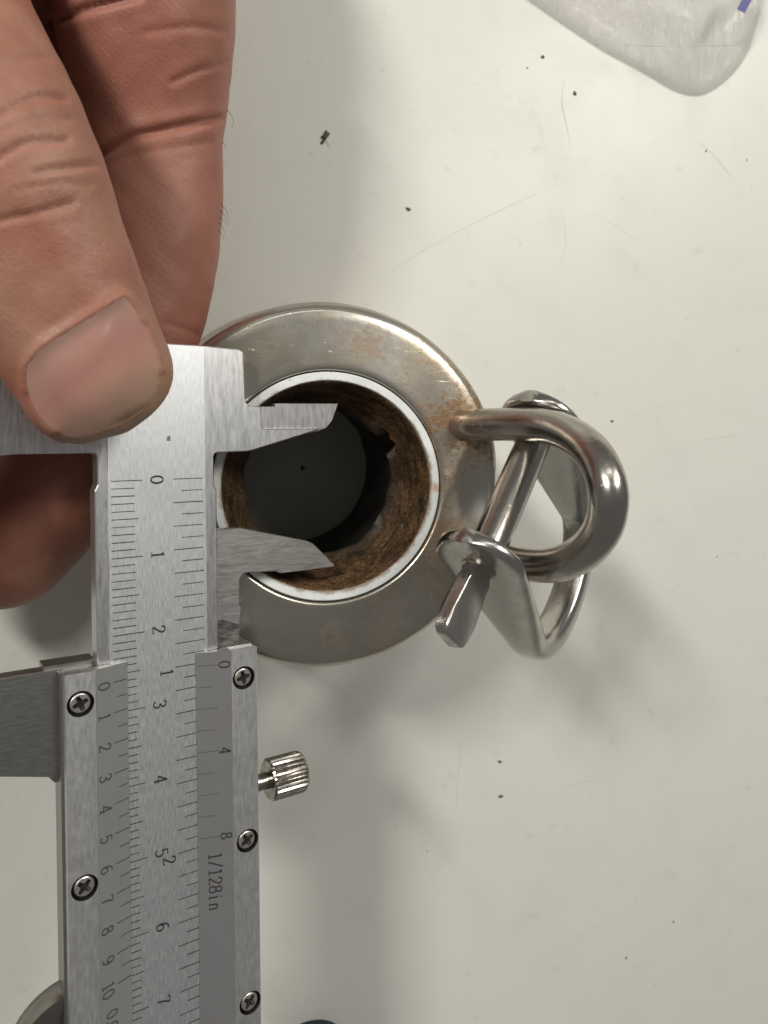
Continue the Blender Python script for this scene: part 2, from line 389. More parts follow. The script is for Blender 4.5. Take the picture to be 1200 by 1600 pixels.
t.set(Base_Color=c, Roughness=0.45); t.b.inputs['Subsurface Weight'].default_value = 0.15; t.b.inputs['Subsurface Radius'].default_value = (0.001, 0.001, 0.001)
t.bump(n1, 0.15, 0.0001); M_RING = t.m
V, Fc = lathe([(16.12, -3.0), (16.12, -0.3), (16.26, -0.08), (17.35, -0.08), (17.5, -0.25), (17.5, -3.0)], 160)
V = np.array(V); V[:, 2] += H
obj('insert_ring', V, Fc, M_RING, fit, auto=40)
V, Fc = lathe([(17.5, -0.9), (17.75, -0.9)], 96); V = np.array(V); V[:, 2] += H
obj('ring_gap', V, Fc, plain('dark_gap', (0.05, 0.035, 0.02), 0.7), fit)

# welded eye: a bent round bar
M_BAR = stainless('tarnished_bar', (0.54, 0.515, 0.48), (0.34, 0.265, 0.185), 0.22, [((eye_root[0]*S, eye_root[1]*S, 0.046), 0.006, 0.7)], 0.55, 1.3)
path = spline([P(*q) for q in [(722, 664, 117.5), (745, 664, 114.5), (790, 663, 110.5), (845, 665, 106), (890, 679, 101), (929, 712, 96), (950, 765, 93), (944, 820, 94.5), (915, 860, 98), (872, 881, 102), (820, 881, 107), (770, 868, 111.5), (712, 849, 117), (695, 843, 119)]], 110)
rad = np.full(110, 2.5); rad[:5] = [2.75, 2.7, 2.62, 2.56, 2.52]; rad[-5:] = [2.52, 2.56, 2.62, 2.7, 2.75]
V, Fc = tube(path, rad, 32)
obj('welded_eye', V, Fc, M_BAR, fit, auto=60)
# ------------------------------------------------------------------ shackle hanging in the eye
M_SH = stainless('worn_shackle_steel', (0.58, 0.565, 0.54), (0.40, 0.33, 0.25), 0.21, (), 0.35, 1.4)
A = P(752, 880, 99.5); D = P(845, 664, 112.5); B = P(838, 1046, 116)
ax = A-D; L = np.linalg.norm(ax); ax /= L
e = B-A; e -= e.dot(ax)*ax; LE = 27.5; e /= np.linalg.norm(e); w = np.cross(ax, e)
shk = empty('shackle', 'steel bow shackle with flat-tabbed pin hanging in the welded eye', 'shackle', D*0+np.array([D[0], D[1], D[2]]))
off = np.array([D[0], D[1], D[2]])
# strap: path of centre points, width (along w) and thickness
pts, wd, th = [], [], []
for s_ in np.linspace(-6.35, 0, 11):                    # rounded ear over the pin hole
    pts.append(A+e*s_); wd.append(max(0.4, math.sqrt(max(0.02, 6.5**2-s_*s_)))); th.append(1.15)
for s_ in np.linspace(1.5, LE-6, 12):
    f = s_/(LE-6); pts.append(A+e*s_-ax*0.0); wd.append(6.5*(1-f)**0.9*0.98+2.7*(1-(1-f)**0.9)); th.append(1.15+0.9*f**1.6)
C2 = D+e*(LE-6); C1 = A+e*(LE-6); mid = (C1+C2)/2; R = L/2
for q in np.linspace(0.08, math.pi-0.08, 22):
    pts.append(mid+ax*R*math.cos(q)+e*R*0.62*math.sin(q)); wd.append(2.65); th.append(2.0)
for s_ in np.linspace(LE-6, 1.5, 12):
    f = s_/(LE-6); pts.append(D+e*s_); wd.append(6.5*(1-f)**0.9*0.98+2.7*(1-(1-f)**0.9)); th.append(1.15+0.9*f**1.6)
for s_ in np.linspace(0, -6.35, 11):
    pts.append(D+e*s_); wd.append(max(0.4, math.sqrt(max(0.02, 6.5**2-s_*s_)))); th.append(1.15)
V, Fc = tube(np.array(pts)-off, np.array(wd), 28, True, 3.2, lambda i: w, np.array(th))
bow = obj('shackle_bow', V, Fc, M_SH, shk, auto=55)
# pin with a flat tab on one end and a peened stub on the other
pp = [D-ax*3.6, D-ax*3.0, D-ax*1.0, D, D+ax*L*0.5, A-ax*1.3, A+ax*1.35]
V, Fc = tube(spline(pp, 40)-off, np.concatenate([[1.5, 2.0, 2.4], np.full(37, 2.55)]), 32)
M_PIN = stainless('pin_steel', (0.52, 0.50, 0.465), (0.38, 0.30, 0.21), 0.21, (), 0.4, 1.6)
pin = obj('shackle_pin', V, Fc, M_PIN, shk, auto=50)
ph = math.radians(84); tw = w*math.cos(ph)+e*math.sin(ph)
TL = [(0.9, 1.9), (2.2, 2.0), (3.2, 2.3), (4.6, 2.7), (8.5, 2.85), (10.6, 2.8), (11.5, 2.4), (11.9, 1.6)]
bm = bmesh.new(); nn = np.cross(ax, tw)
loop = [(s_, h_) for s_, h_ in TL]+[(s_, -h_) for s_, h_ in TL[::-1]]
fr = [bm.verts.new(Vector(A+ax*s_+tw*h_+nn*1.05-off)) for s_, h_ in loop]; bk = [bm.verts.new(Vector(A+ax*s_+tw*h_-nn*1.05-off)) for s_, h_ in loop]
bm.faces.new(fr); bm.faces.new(bk[::-1])
for i in range(len(loop)):
    j = (i+1) % len(loop); bm.faces.new((fr[i], bk[i], bk[j], fr[j]))
bmesh.ops.bevel(bm, geom=[e_ for e_ in bm.edges if len({v in fr for v in e_.verts}) == 1], offset=0.35, segments=3, affect='EDGES', profile=0.5)
M_TAB = stainless('bright_tab_steel', (0.58, 0.56, 0.53), (0.42, 0.36, 0.28), 0.27, (), 0.3, 1.6)
obj_bm('pin_tab', bm, M_TAB, pin, auto=45)
V, Fc = tube([D-ax*3.2-off+w*1.2, D-ax*4.6-off+w*1.2], [0.9, 0.75], 16); obj('pin_stub', V, Fc, M_PIN, pin, auto=45)

# ------------------------------------------------------------------ the vernier caliper
def rotv(w_):
    w_ = np.array(w_); t_ = np.linalg.norm(w_); k = w_/t_
    K = np.array([[0, -k[2], k[1]], [k[2], 0, -k[0]], [-k[1], k[0], 0]]); return np.eye(3)+math.sin(t_)*K+(1-math.cos(t_))*K@K
RCAL = rotv([0.01396, -0.57264, -0.01252]); TCAL = np.array([-35.07893, 3.92664, 94.51293])
RL = RW @ RCAL @ np.diag([1.0, -1.0, -1.0]); TL_ = c2w(TCAL)
MC = Matrix.Identity(4)
for i in range(3):
    for j in range(3): MC[i][j] = RL[i, j]
    MC[i][3] = TL_[i]*S
def cal2w(p): return RL @ np.asarray(p, float)+TL_
cal = empty('vernier_caliper', 'steel vernier caliper with its inside jaws in the rusty bore', 'caliper', matrix=MC)
BT = -3.3
body = [(-1.85, -178), (-1.96, -1.2), (-1.57, -0.36), (-1.57, 3.2), (-1.72, 3.52), (-2.1, 3.66), (-11.2, 3.68), (-12.5, 3.55), (-41, 3.5), (-41, 5.2), (-22, 12.5), (-14, 15.0), (-10.5, 16.4), (-8.5, 18.18),
        (7.0, 18.18), (12.7, 18.17), (17.6, 17.97), (18.15, 17.75), (18.32, 17.3), (18.5, 11.2), (18.62, 10.5), (18.95, 10.14), (20.9, 9.95), (21.0, 7.4), (21.15, 6.9), (21.5, 6.72), (30.9, 6.82), (19.6, 3.72), (18.8, 3.56), (14.4, 3.45), (13.95, 3.3), (13.8, 2.9), (13.75, -1.09), (14.13, -1.7), (14.05, -178)]
bm = prism(body, BT, -0.14, 0.14)
beam = obj_bm('beam', bm, M_BODY, cal)
obj_bm('scale_face', prism([(-0.38, -177.9), (-0.38, 3.4), (-0.38, 17.9), (7, 18.05), (12.55, 18.04), (12.5, -177.9)], -0.2, 0.0, 0.03), M_FACE, beam)
obj_bm('inside_jaw_tip', prism([(20.8, 9.9), (21.6, 10.05), (23.73, 10.08), (23.75, 10.5), (24.0, 10.56), (34.42, 10.76), (33.26, 7.97), (32.24, 6.89), (30.5, 6.3), (20.8, 5.2)], BT+0.02, -1.5, 0.1), M_TIP, beam)

# lettering: stroke glyphs, up = +x of the caliper, reading down the beam
def arc(cx, cy, rx, ry, a0, a1, n=22):
    return [(cx+rx*math.cos(math.radians(a0+(a1-a0)*k/n)), cy+ry*math.sin(math.radians(a0+(a1-a0)*k/n))) for k in range(n+1)]
def cr(*pts): return [tuple(p) for p in spline(pts, 26)]
GL = {'0': [arc(.3, .5, .27, .47, 0, 360, 36)],
      '1': [[(.32, .02), (.32, .97)], [(.32, .97), (.16, .84)], [(.12, .03), (.52, .03)]],
      '2': [cr((.07, .70), (.12, .9), (.3, .98), (.5, .86), (.5, .66), (.34, .4), (.06, .04)), [(.06, .04), (.55, .04), (.57, .14)]],
      '3': [cr((.07, .80), (.15, .94), (.32, .98), (.5, .86), (.48, .66), (.26, .53)), cr((.26, .53), (.52, .42), (.54, .2), (.4, .04), (.2, .03), (.05, .16))],
      '4': [[(.42, .02), (.42, .97)], [(.42, .97), (.03, .29)], [(.03, .29), (.58, .29)], [(.28, .03), (.56, .03)]],
      '5': [[(.53, .95), (.13, .95), (.11, .54)], cr((.11, .54), (.3, .62), (.5, .5), (.54, .28), (.4, .05), (.2, .03), (.05, .15))],
      '6': [cr((.5, .9), (.32, .96), (.12, .74), (.05, .4), (.13, .1), (.32, .03), (.52, .16), (.53, .42), (.34, .57), (.14, .48), (.06, .32))],
      '7': [[(.06, .82), (.06, .96), (.55, .96)], cr((.55, .96), (.38, .55), (.28, .03))],
      '8': [arc(.3, .745, .2, .225, 0, 360, 26), arc(.3, .27, .25, .245, 0, 360, 28)],
      '/': [[(.02, -.05), (.5, 1.05)]], '.': [[(.12, .02), (.12, .12)]],
      'i': [[(.25, .03), (.25, .62)], [(.12, .62), (.25, .62)], [(.1, .03), (.4, .03)], [(.25, .83), (.25, .93)]],
      'n': [[(.12, .03), (.12, .62)], cr((.12, .5), (.3, .64), (.46, .5), (.46, .03)), [(.03, .03), (.22, .03)], [(.37, .03), (.56, .03)]],
      'm': [[(.08, .03), (.08, .62)], cr((.08, .5), (.2, .64), (.3, .5), (.3, .03)), cr((.3, .5), (.42, .64), (.52, .5), (.52, .03))]}
GL['9'] = [[(0.6-x, 1.0-y) for x, y in s_] for s_ in GL['6']]
def glyph(txt, h, width=0.085, asp=0.98):
    V, Fc = [], []; adv = 0.0
    for ch in txt:
        for st in GL[ch]:
            p = np.array(st, float); p[:, 0] = p[:, 0]*asp+adv
            Tn = np.gradient(p, axis=0); Tn /= np.linalg.norm(Tn, axis=1)[:, None]+1e-9
            N = np.stack([-Tn[:, 1], Tn[:, 0]], 1)
            hw = width*(0.44+0.42*np.abs(Tn[:, 1]))[:, None]
            b0 = len(V)
            for q in np.concatenate([p+N*hw, p-N*hw]): V.append(q)
            m = len(p)
            for i in range(m-1): Fc.append((b0+i, b0+i+1, b0+m+i+1, b0+m+i))
        adv += 0.68 if ch not in './' else (0.36 if ch == '.' else 0.6)
    V = np.array(V); V[:, 0] -= V[:, 0].min()*0.5+V[:, 0].max()*0.5; V[:, 1] -= 0.5
    return V*h, Fc
def place_text(name, txt, cx, cy, surf, h, mat, parent, width=0.085, lab=None):
    """surf(x) -> height of the plate the text is etched on"""
    G, Fc = glyph(txt, h, width)
    V = [(cx+g[1], cy-g[0], surf(cx+g[1])+0.022) for g in G]
    o = obj(name, V, Fc, mat, parent)
    return o
flat0 = lambda x: 0.0
XL0, XL1, XR0, XR1, ZH = -2.45, 1.72, 10.8, 15.32, 1.6
surfL = lambda x: 0.12+(ZH-0.12)*(XL1-x)/(XL1-XL0)
surfR = lambda x: 0.15+(ZH-0.15)*(x-XR0)/(XR1-XR0)
for k in range(0, 16):
    place_text('numeral', str(k), 5.88, -10.0*k, flat0, 1.72, M_INK, beam)
for k in range(1, 6):
    place_text('numeral', str(k), 6.88, -25.4*k-0.55, flat0, 1.72, M_INK, beam)
def ticks(name, items, surf, mat, parent, wdt=0.115):
    V, Fc = [], []
    for y, xa, xb in items:
        jw = wdt*(0.85+0.3*random.random())/2; b0 = len(V)
        for x in (xa, xb):
            V += [(x, y-jw, surf(x)+0.018), (x, y+jw, surf(x)+0.018)]
        Fc.append((b0, b0+2, b0+3, b0+1))
    return obj(name, V, Fc, mat, parent)
items = []
for k in range(0, 151):
    ln = 3.95 if k % 10 == 0 else (3.42 if k % 5 == 0 else 2.95)
    items.append((-k*1.0, 0.0, ln+random.uniform(-.06, .06)))
ticks('millimetre_graduations', items, flat0, M_INK, beam)
items = [(-k*25.4/16, 8.02 if k % 2 == 0 else 9.15, 12.08+random.uniform(-.05, .05)) for k in range(0, 97)]
ticks('inch_graduations', items, flat0, M_INK, beam)
# worn square mark above the zero
V = [(7.25, 5.15, .02), (7.75, 5.15, .02), (7.75, 5.75, .02), (7.55, 5.85, .02), (7.25, 5.6, .02)]
obj('worn_mark', V, [(0, 1, 2, 3, 4)], plain('worn_print', (0.26, 0.25, 0.24), 0.5), beam)

# slider
Y0, Y1 = -23.55, -92.0
def boolean_cut(o, cutters):
    for c_ in cutters:
        m = o.modifiers.new('cut', 'BOOLEAN'); m.object = c_; m.operation = 'DIFFERENCE'; m.solver = 'EXACT'
    bpy.context.view_layer.update()
    dg = bpy.context.evaluated_depsgraph_get()
    me = bpy.data.meshes.new_from_object(o.evaluated_get(dg)); o.modifiers.clear(); old = o.data; o.data = me; bpy.data.meshes.remove(old)
    for c_ in cutters:
        d = c_.data; bpy.data.objects.remove(c_); bpy.data.meshes.remove(d)
slider = obj_bm('slider_frame', prism_y([(-6.45, 0.0), (-2.05, 0.0), (-2.05, -3.5), (14.2, -3.5), (14.2, 0.0), (19.0, 0.0), (19.0, -4.4), (-6.45, -4.4)], Y0-0.3, Y1, 0.0), M_DARKJAW, cal)
screws = [(-4.32, -27.4), (-4.15, -50.48), (-4.1, -73.6), (17.12, -28.07), (17.41, -51.14), (17.55, -74.28)]
railL = obj_bm('side_plate', prism_y([(-6.1, 0.02), (-6.1, ZH-0.08), (-6.02, ZH), (XL0-0.75, ZH), (XL0-0.02, ZH-0.12), (XL0-0.02, 0.02)], Y0, Y1+0.2), M_ALU, slider)
railR = obj_bm('side_plate', prism_y([(XR1+0.02, 0.02), (XR1+0.02, ZH-0.06), (XR1+0.5, ZH), (19.05, ZH), (19.2, ZH-0.12), (19.2, 0.02)], Y0-0.55, Y1+0.2), M_ALU, slider)
def cyl(x, y, r, z0, z1, seg=40):
    V, Fc = tube([(x, y, z0), (x, y, z1)], [r, r], seg); return V, Fc
cutL, cutR = [], []
for x, y in screws:
    V, Fc = cyl(x, y, 1.62, 0.75, 2.5); o = obj('cutter', V, Fc, M_BLACK); o.matrix_world = MC
    (cutL if x < 5 else cutR).append(o)
boolean_cut(railL, cutL); boolean_cut(railR, cutR)
for rail in (railL, railR):                        # near-black material inside each counterbore
    rail.data.materials.clear(); rail.data.materials.append(M_ALU); rail.data.materials.append(M_BLACK)
    for f in rail.data.polygons:
        c_ = np.array(f.center)/S
        f.material_index = 1 if any(math.hypot(c_[0]-x, c_[1]-y) < 1.63 and c_[2] < ZH-0.02 and c_[2] > 0.7 for x, y in screws) else 0
def screw_mesh():
    bm = bmesh.new(); N = 40; r = 1.30
    def ring(rad, z): return [bm.verts.new((rad*math.cos(2*math.pi*k/N), rad*math.sin(2*math.pi*k/N), z)) for k in range(N)]
    def strip(a_, b_, mi=0):
        for k in range(len(a_)):
            f = bm.faces.new((a_[k], a_[(k+1) % len(a_)], b_[(k+1) % len(b_)], b_[k])); f.material_index = mi
    r0 = ring(r, -0.6); r1 = ring(r, -0.16); r2 = ring(r*0.93, -0.04); r3 = ring(r*0.86, 0.02)
    strip(r0, r1); strip(r1, r2); strip(r2, r3)
    a_, b_ = 0.27, 0.95
    cx = [(b_, -a_*.8), (b_, a_*.8), (a_*1.25, a_*1.25), (a_*.8, b_), (-a_*.8, b_), (-a_*1.25, a_*1.25), (-b_, a_*.8), (-b_, -a_*.8), (-a_*1.25, -a_*1.25), (-a_*.8, -b_), (a_*.8, -b_), (a_*1.25, -a_*1.25)]
    top = [bm.verts.new((x, y, 0.04)) for x, y in cx]; bot = [bm.verts.new((x*0.62, y*0.62, -0.5)) for x, y in cx]
    e1 = [bm.edges.get((r3[k], r3[(k+1) % N])) for k in range(N)]
    e2 = [bm.edges.new((top[k], top[(k+1) % 12])) for k in range(12)]
    bmesh.ops.triangle_fill(bm, use_beauty=True, use_dissolve=False, edges=e1+e2)
    for f in list(bm.faces):                       # drop any fill inside the cross
        if all(v in top for v in f.verts): bm.faces.remove(f)
    strip(top, bot, 1); f = bm.faces.new(bot); f.material_index = 1
    bmesh.ops.recalc_face_normals(bm, faces=bm.faces)
    for v in bm.verts: v.co *= S
    me = bpy.data.meshes.new('screw'); bm.to_mesh(me); bm.free(); me.materials.append(M_SCREW); me.materials.append(M_PIT); return me
sme = screw_mesh()
for (x, y), rz in zip(screws, (0.35, 0.85, 0.3, 0.2, 0.55, 0.9)):
    o = bpy.data.objects.new('screw', sme); COL.objects.link(o); o.parent = slider; o.location = (x*S, y*S, (ZH-0.22)*S); o.rotation_euler = (0.03, 0.02, rz)
obj_bm('vernier_plate', prism_y([(XL0, 0.03), (XL0, ZH-0.02), (XL1, 0.12), (XL1, 0.03)], Y0+0.05, Y1+0.3), M_VL, slider)
obj_bm('inch_vernier_plate', prism_y([(XR0, 0.03), (XR0, 0.15), (XR1, ZH-0.02), (XR1, 0.03)], Y0-0.4, Y1+0.3), M_VR, slider)
V0 = -25.72
items = [(V0-k*1.95, XL1-0.05, XL1-(1.92 if k % 2 == 0 else 1.42)) for k in range(21)]
ticks('vernier_graduations', items, surfL, M_INK, slider, 0.1)
for k in range(0, 10): place_text('numeral', str(k), -1.42, V0-k*3.9-0.15, lambda x: surfL(x), 1.55, M_INKW, slider)
place_text('numeral', '10', -1.42, V0-39.0-0.2, lambda x: surfL(x), 1.55, M_INKW, slider)
place_text('lettering', '0.05mm', -0.98, -70.4, lambda x: surfL(x), 1.5, M_INKW, slider)
V1 = -25.75
items = [(V1-k*2.98, XR0+0.05, XR0+(2.75 if k % 2 == 0 else 2.2)) for k in range(9)]
ticks('inch_vernier_graduations', items, surfR, M_INKW, slider, 0.085)
for k in (0, 4, 8): place_text('numeral', str(k), 14.42, V1-k*2.98-0.05, lambda x: surfR(x), 1.5, M_INK, slider)
place_text('lettering', '1/128in', 12.95, -55.85, lambda x: surfR(x), 1.75, M_INK, slider, 0.075)
# jaws of the slider
mj = [(13.0, -7.4), (18.13, -7.46), (28.76, -10.18), (29.74, -10.65), (33.5, -14.3), (33.45, -14.5), (33.14, -14.61), (24.27, -14.63), (24.0, -14.5), (23.66, -14.26), (19.33, -13.99), (18.7, -14.05), (18.25, -14.28), (17.95, -14.7), (17.85, -15.2), (17.81, -18.4), (18.09, -18.99), (17.77, -21.72), (17.75, -26), (13.0, -26)]
obj_bm('inside_jaw', prism(mj, BT+0.05, -1.5, 0.1), M_JAW, slider)
bm = prism([(-46, -23.42), (-8.3, -23.5), (-6.0, -23.55), (-5.9, -37.2), (-7.0, -37.1), (-13.1, -35.46), (-24, -31.5), (-46, -26.0)], -4.0, -1.5, 0.12)
prism([(-8.0, -23.1), (-1.9, -23.15), (-1.9, -38), (-6.9, -38), (-7.9, -36.7)], -5.6, -1.9, 0.2, bm)
obj_bm('outside_jaw', bm, M_DARKJAW, slider)
# grease at the root of the jaw
t = NT('dirty_steel'); n = t.noise(t.map((1, 2.2, 1)), 600, 5, 0.7); c = t.mix(t.ramp(n, [(0.35, 0.0), (0.7, 1.0)]), (0.06, 0.055, 0.05), (0.30, 0.29, 0.275)); t.set(Base_Color=c, Metallic=0.7, Roughness=0.5)
obj_bm('greasy_jaw_root', prism([(13.2, -20.6), (15.2, -20.2), (17.9, -21.4), (17.6, -24.5), (13.2, -24.5)], -3.2, -1.46, 0.05), t.m, slider)
# thumb rest
V, Fc = lathe([(0, -0.4), (3, -0.3), (5.8, 0.1), (7.2, 0.5), (7.9, 0.2), (8.1, -0.6), (8.1, -3.0), (7.7, -3.4), (0, -3.4)], 80)
V = np.array(V)+np.array([-4.8, -72.6, -1.0]); obj('thumb_rest', V, Fc, stainless('polished_lug', (0.30, 0.285, 0.265), (0.25, 0.22, 0.18), 0.2, (), 0.2, 2), slider, auto=45)
# knurled lock screw
kb = bmesh.new(); N = 84; xs = [(21.95, 2.35), (21.98, 2.75), (22.25, 3.02), (27.0, 3.02), (27.45, 2.75), (27.6, 2.3), (27.7, 0.0)]
rings = []
def kring(x, r, knurl):
    out = []
    for k in range(N):
        a = 2*math.pi*k/N; rr_ = r*(1-(0.075 if (k % 3 == 0) else 0.0)*knurl); out.append(kb.verts.new((x, rr_*math.cos(a), rr_*math.sin(a))))
    return out
prof_k = [(22.3, 1.15, 0), (22.05, 2.2, 0), (21.95, 2.45, 0), (21.95, 2.72, 0), (22.2, 2.9, .4), (22.3, 3.02, 1), (26.9, 3.02, 1), (27.2, 2.95, .7), (27.5, 2.7, 0), (27.6, 2.3, 0), (27.6, 0.3, 0)]
rg = [kring(*q) for q in prof_k]
for a_, b_ in zip(rg, rg[1:]):
    for k in range(N): kb.faces.new((a_[k], a_[(k+1) % N], b_[(k+1) % N], b_[k]))
kb.faces.new(rg[-1])
for v in kb.verts: v.co += Vector((0.0, -45.0, -1.6))
lock = obj_bm('lock_screw', kb, M_KNURL, cal, auto=28)
V, Fc = tube([(18.9, -45.0, -1.6), (22.6, -45.0, -1.6)], [1.2, 1.2], 24); obj('screw_shank', V, Fc, M_KNURL, lock, auto=40)

# ------------------------------------------------------------------ the hand
def loft(stations, n, seg=40, flat=0.85, cap0=True, cap1=True, square=2.15):
    """stations: (u, v, depth, half width px, thickness ratio)"""
    st = spline(stations, n)
    path = np.array([P(*q[:3]) for q in st]); hw = st[:, 3]*st[:, 2]/F_PX; hd = hw*st[:, 4]
    view = path-CAM; view /= np.linalg.norm(view, axis=1)[:, None]
    T = np.gradient(path, axis=0)
    side = np.cross(T, view); side /= np.linalg.norm(side, axis=1)[:, None]
    return tube(path, hw, seg, True, square, lambda i: side[i], hd)
HV, HF = [], []
def add(vf):
    b0 = len(HV); HV.extend(vf[0]); HF.extend([tuple(i+b0 for i in f) for f in vf[1]])
# thumb
def tipcap(u, v, d, du, dv, dd, hw, ratio, length, n=7):
    """stations of a rounded end running on from (u, v, d)"""
    out = []
    for k in range(1, n+1):
        f = k/n; out.append((u+du*length*f, v+dv*length*f, d+dd*f, max(2.0, hw*math.sqrt(max(0.0, 1-f**2.3))), ratio))
    return out
th = [(-190, -260, 92, 190, .8), (-165, -85, 84, 168, .8), (-100, 66, 80, 160, .82), (-30, 197, 79, 156, .84), (17, 304, 79.5, 152, .82), (48, 372, 80.5, 142, .78), (98, 484, 82, 131, .74), (147, 579, 83.5, 119, .70)]
th += tipcap(147, 579, 83.5, .5, .866, 1.5, 119, .68, 110)
add(loft(th, 120))
# index finger behind the caliper
fi = [(190, -260, 100, 170, .8), (215, -120, 103, 150, .85), (228, 30, 106, 138, .88), (238, 150, 109, 118, .9), (243, 228, 110, 103, .88), (246, 300, 111, 101, .9), (238, 420, 111.5, 97, .9), (205, 540, 111, 97, .88), (150, 660, 109, 97, .85), (95, 748, 107, 98, .8), (50, 808, 106, 98, .78), (12, 850, 105.5, 97, .78)]
fi += tipcap(12, 850, 105.5, -.66, .75, 0.5, 97, .78, 100)
add(loft(fi, 130))
# unseen palm and wrist, plus curled fingers shaped to keep light off the fingertip
add(loft([(60, -300, 104, 150, .8), (40, -120, 108, 140, .9), (20, 60, 112, 110, .9), (-80, 260, 114, 100, .9), (-140, 480, 113, 96, .9), (-150, 680, 112, 96, .9), (-165, 820, 111, 94, .9), (-185, 900, 110.5, 60, .9), (-195, 930, 110, 8, .9)], 70))
add(loft([(-60, -300, 100, 170, .8), (-190, -60, 94, 150, .9), (-190, 250, 91, 135, .9), (-170, 520, 89, 125, .9), (-150, 740, 88, 118, .9), (-145, 880, 88, 112, .9), (-148, 960, 88, 70, .9), (-150, 990, 88, 8, .9)], 70))
add(loft([(140, -180, 100, 200, .7), (60, -340, 98, 300, .55), (-40, -560, 96, 340, .5), (-120, -800, 96, 300, .5), (-180, -1050, 96, 270, .55), (-240, -1500, 96, 290, .6)], 60))
add(loft([(-140, -60, 84, 150, .7), (-120, -240, 90, 190, .7), (-60, -480, 95, 230, .6)], 30))
me = bpy.data.meshes.new('hand_raw'); me.from_pydata([tuple(v*S for v in q) for q in HV], [], HF); me.update()
ho = bpy.data.objects.new('hand_raw', me); COL.objects.link(ho)
bmr = bmesh.new(); bmr.from_mesh(me); bmesh.ops.recalc_face_normals(bmr, faces=bmr.faces); bmr.to_mesh(me); bmr.free()
md = ho.modifiers.new('r', 'REMESH'); md.mode = 'VOXEL'; md.voxel_size = 0.00042
ms = ho.modifiers.new('s', 'SMOOTH'); ms.factor = 0.5; ms.iterations = 14
bpy.context.view_layer.update(); dg = bpy.context.evaluated_depsgraph_get()
hm = bpy.data.meshes.new_from_object(ho.evaluated_get(dg)); bpy.data.objects.remove(ho); bpy.data.meshes.remove(me)
nv = len(hm.vertices); co = np.empty(nv*3); hm.vertices.foreach_get('co', co); co = co.reshape(-1, 3)/S
no = np.empty(nv*3); hm.vertices.foreach_get('normal', no); no = no.reshape(-1, 3)
px = to_px(co); facing = -(((co-CAM)/np.linalg.norm(co-CAM, axis=1)[:, None])*no).sum(1)
def seg_dist(poly, q):
    best = np.full(len(q), 1e9)
    for (x0, y0), (x1, y1) in zip(poly, poly[1:]):
        d = np.array([x1-x0, y1-y0], float); tt = np.clip(((q-[x0, y0])@d)/(d@d), 0, 1); best = np.minimum(best, np.linalg.norm(q-np.array([x0, y0])-tt[:, None]*d, axis=1))
    return best
disp = np.zeros(nv)
is_th = (px[:, 2] < 88); is_fi = (px[:, 2] > 93)
def crease(poly, depth, sig, sel, puff=0.14):
    sig *= 0.8; depth *= 0.68; poly = spline(poly, 24); d = seg_dist([tuple(q) for q in poly], px[:, :2])
    m = sel & (facing > 0.0)
    fd = np.clip((facing[m]-0.12)/0.4, 0, 1)
    disp[m] += fd*(-depth*np.exp(-(d[m]/sig)**2))+fd*depth*puff*np.exp(-((d[m]-2.6*sig)/(1.6*sig))**2)
for q, dp, sg in [([(-40, 205), (0, 180), (55, 152), (102, 154)], .45, 7), ([(-40, 275), (0, 246), (40, 224), (105, 219)], .55, 6), ([(55, 270), (100, 262), (152, 255)], .5, 5.5), ([(-40, 360), (0, 345), (55, 333), (112, 317)], .4, 6.5),
                  ([(-20, 120), (40, 92), (80, 90)], .25, 8), ([(20, 300), (80, 285), (140, 290)], .15, 5), ([(0, 205), (60, 186), (110, 186)], .2, 5)]:
    crease(q, dp, sg, is_th)
for q, dp, sg in [([(60, 42), (85, 33), (140, 12), (215, -6)], 1.0, 8), ([(140, 250), (158, 240), (205, 214), (250, 203), (330, 188), (350, 186)], 1.15, 7.5), ([(270, 128), (310, 110), (360, 97)], .35, 7), ([(230, 50), (300, 42), (355, 50)], .25, 8), ([(150, 262), (220, 240), (330, 222)], .15, 6), ([(262, 505), (320, 527)], .25, 6)]:
    crease(q, dp, sg, is_fi)
# nail bed
NAIL = [(47, 572), (70, 546), (110, 519), (150, 494), (184, 472), (197, 474), (221, 512), (238, 555), (243, 588), (234, 622), (208, 651), (167, 670), (127, 679), (95, 672), (65, 645), (48, 606)]
nl = spline(NAIL+[NAIL[0]], 90)[:-1]
nd = seg_dist([tuple(q) for q in nl]+[tuple(nl[0])], px[:, :2])
def inside(poly, q):
    r_ = np.zeros(len(q), bool); x, y = q[:, 0], q[:, 1]; n_ = len(poly)
    for i in range(n_):
        (x0, y0), (x1, y1) = poly[i], poly[(i+1) % n_]
        c_ = ((y0 > y) != (y1 > y)); r_ ^= c_ & (x < (x1-x0)*(y-y0)/((y1-y0)+1e-12)+x0)
    return r_
ins = inside(nl, px[:, :2])
axd = ((px[:, 0]-147)*.5+(px[:, 1]-579)*.866)          # along the thumb
sd = np.where(ins, -nd, nd)
m = is_th & (facing > 0)
fold = np.where(axd > 55, 0.18, np.where(axd < -25, 0.62, 0.42))
disp[m] += (fold*np.exp(-((sd-7)/9.0)**2))[m]
disp[m] += (np.where(sd < 0, -0.30*(1-np.exp(-(sd/9.0)**2))-0.0, 0))[m]
# low, wide unevenness
disp += 0.06*np.sin(co[:, 0]*1.1+0.7*np.sin(co[:, 1]*0.6))*np.sin(co[:, 1]*0.9+1.0)
co2 = co+no*disp[:, None]
hm.vertices.foreach_set('co', (co2*S).ravel()); hm.update(); hm.shade_smooth()

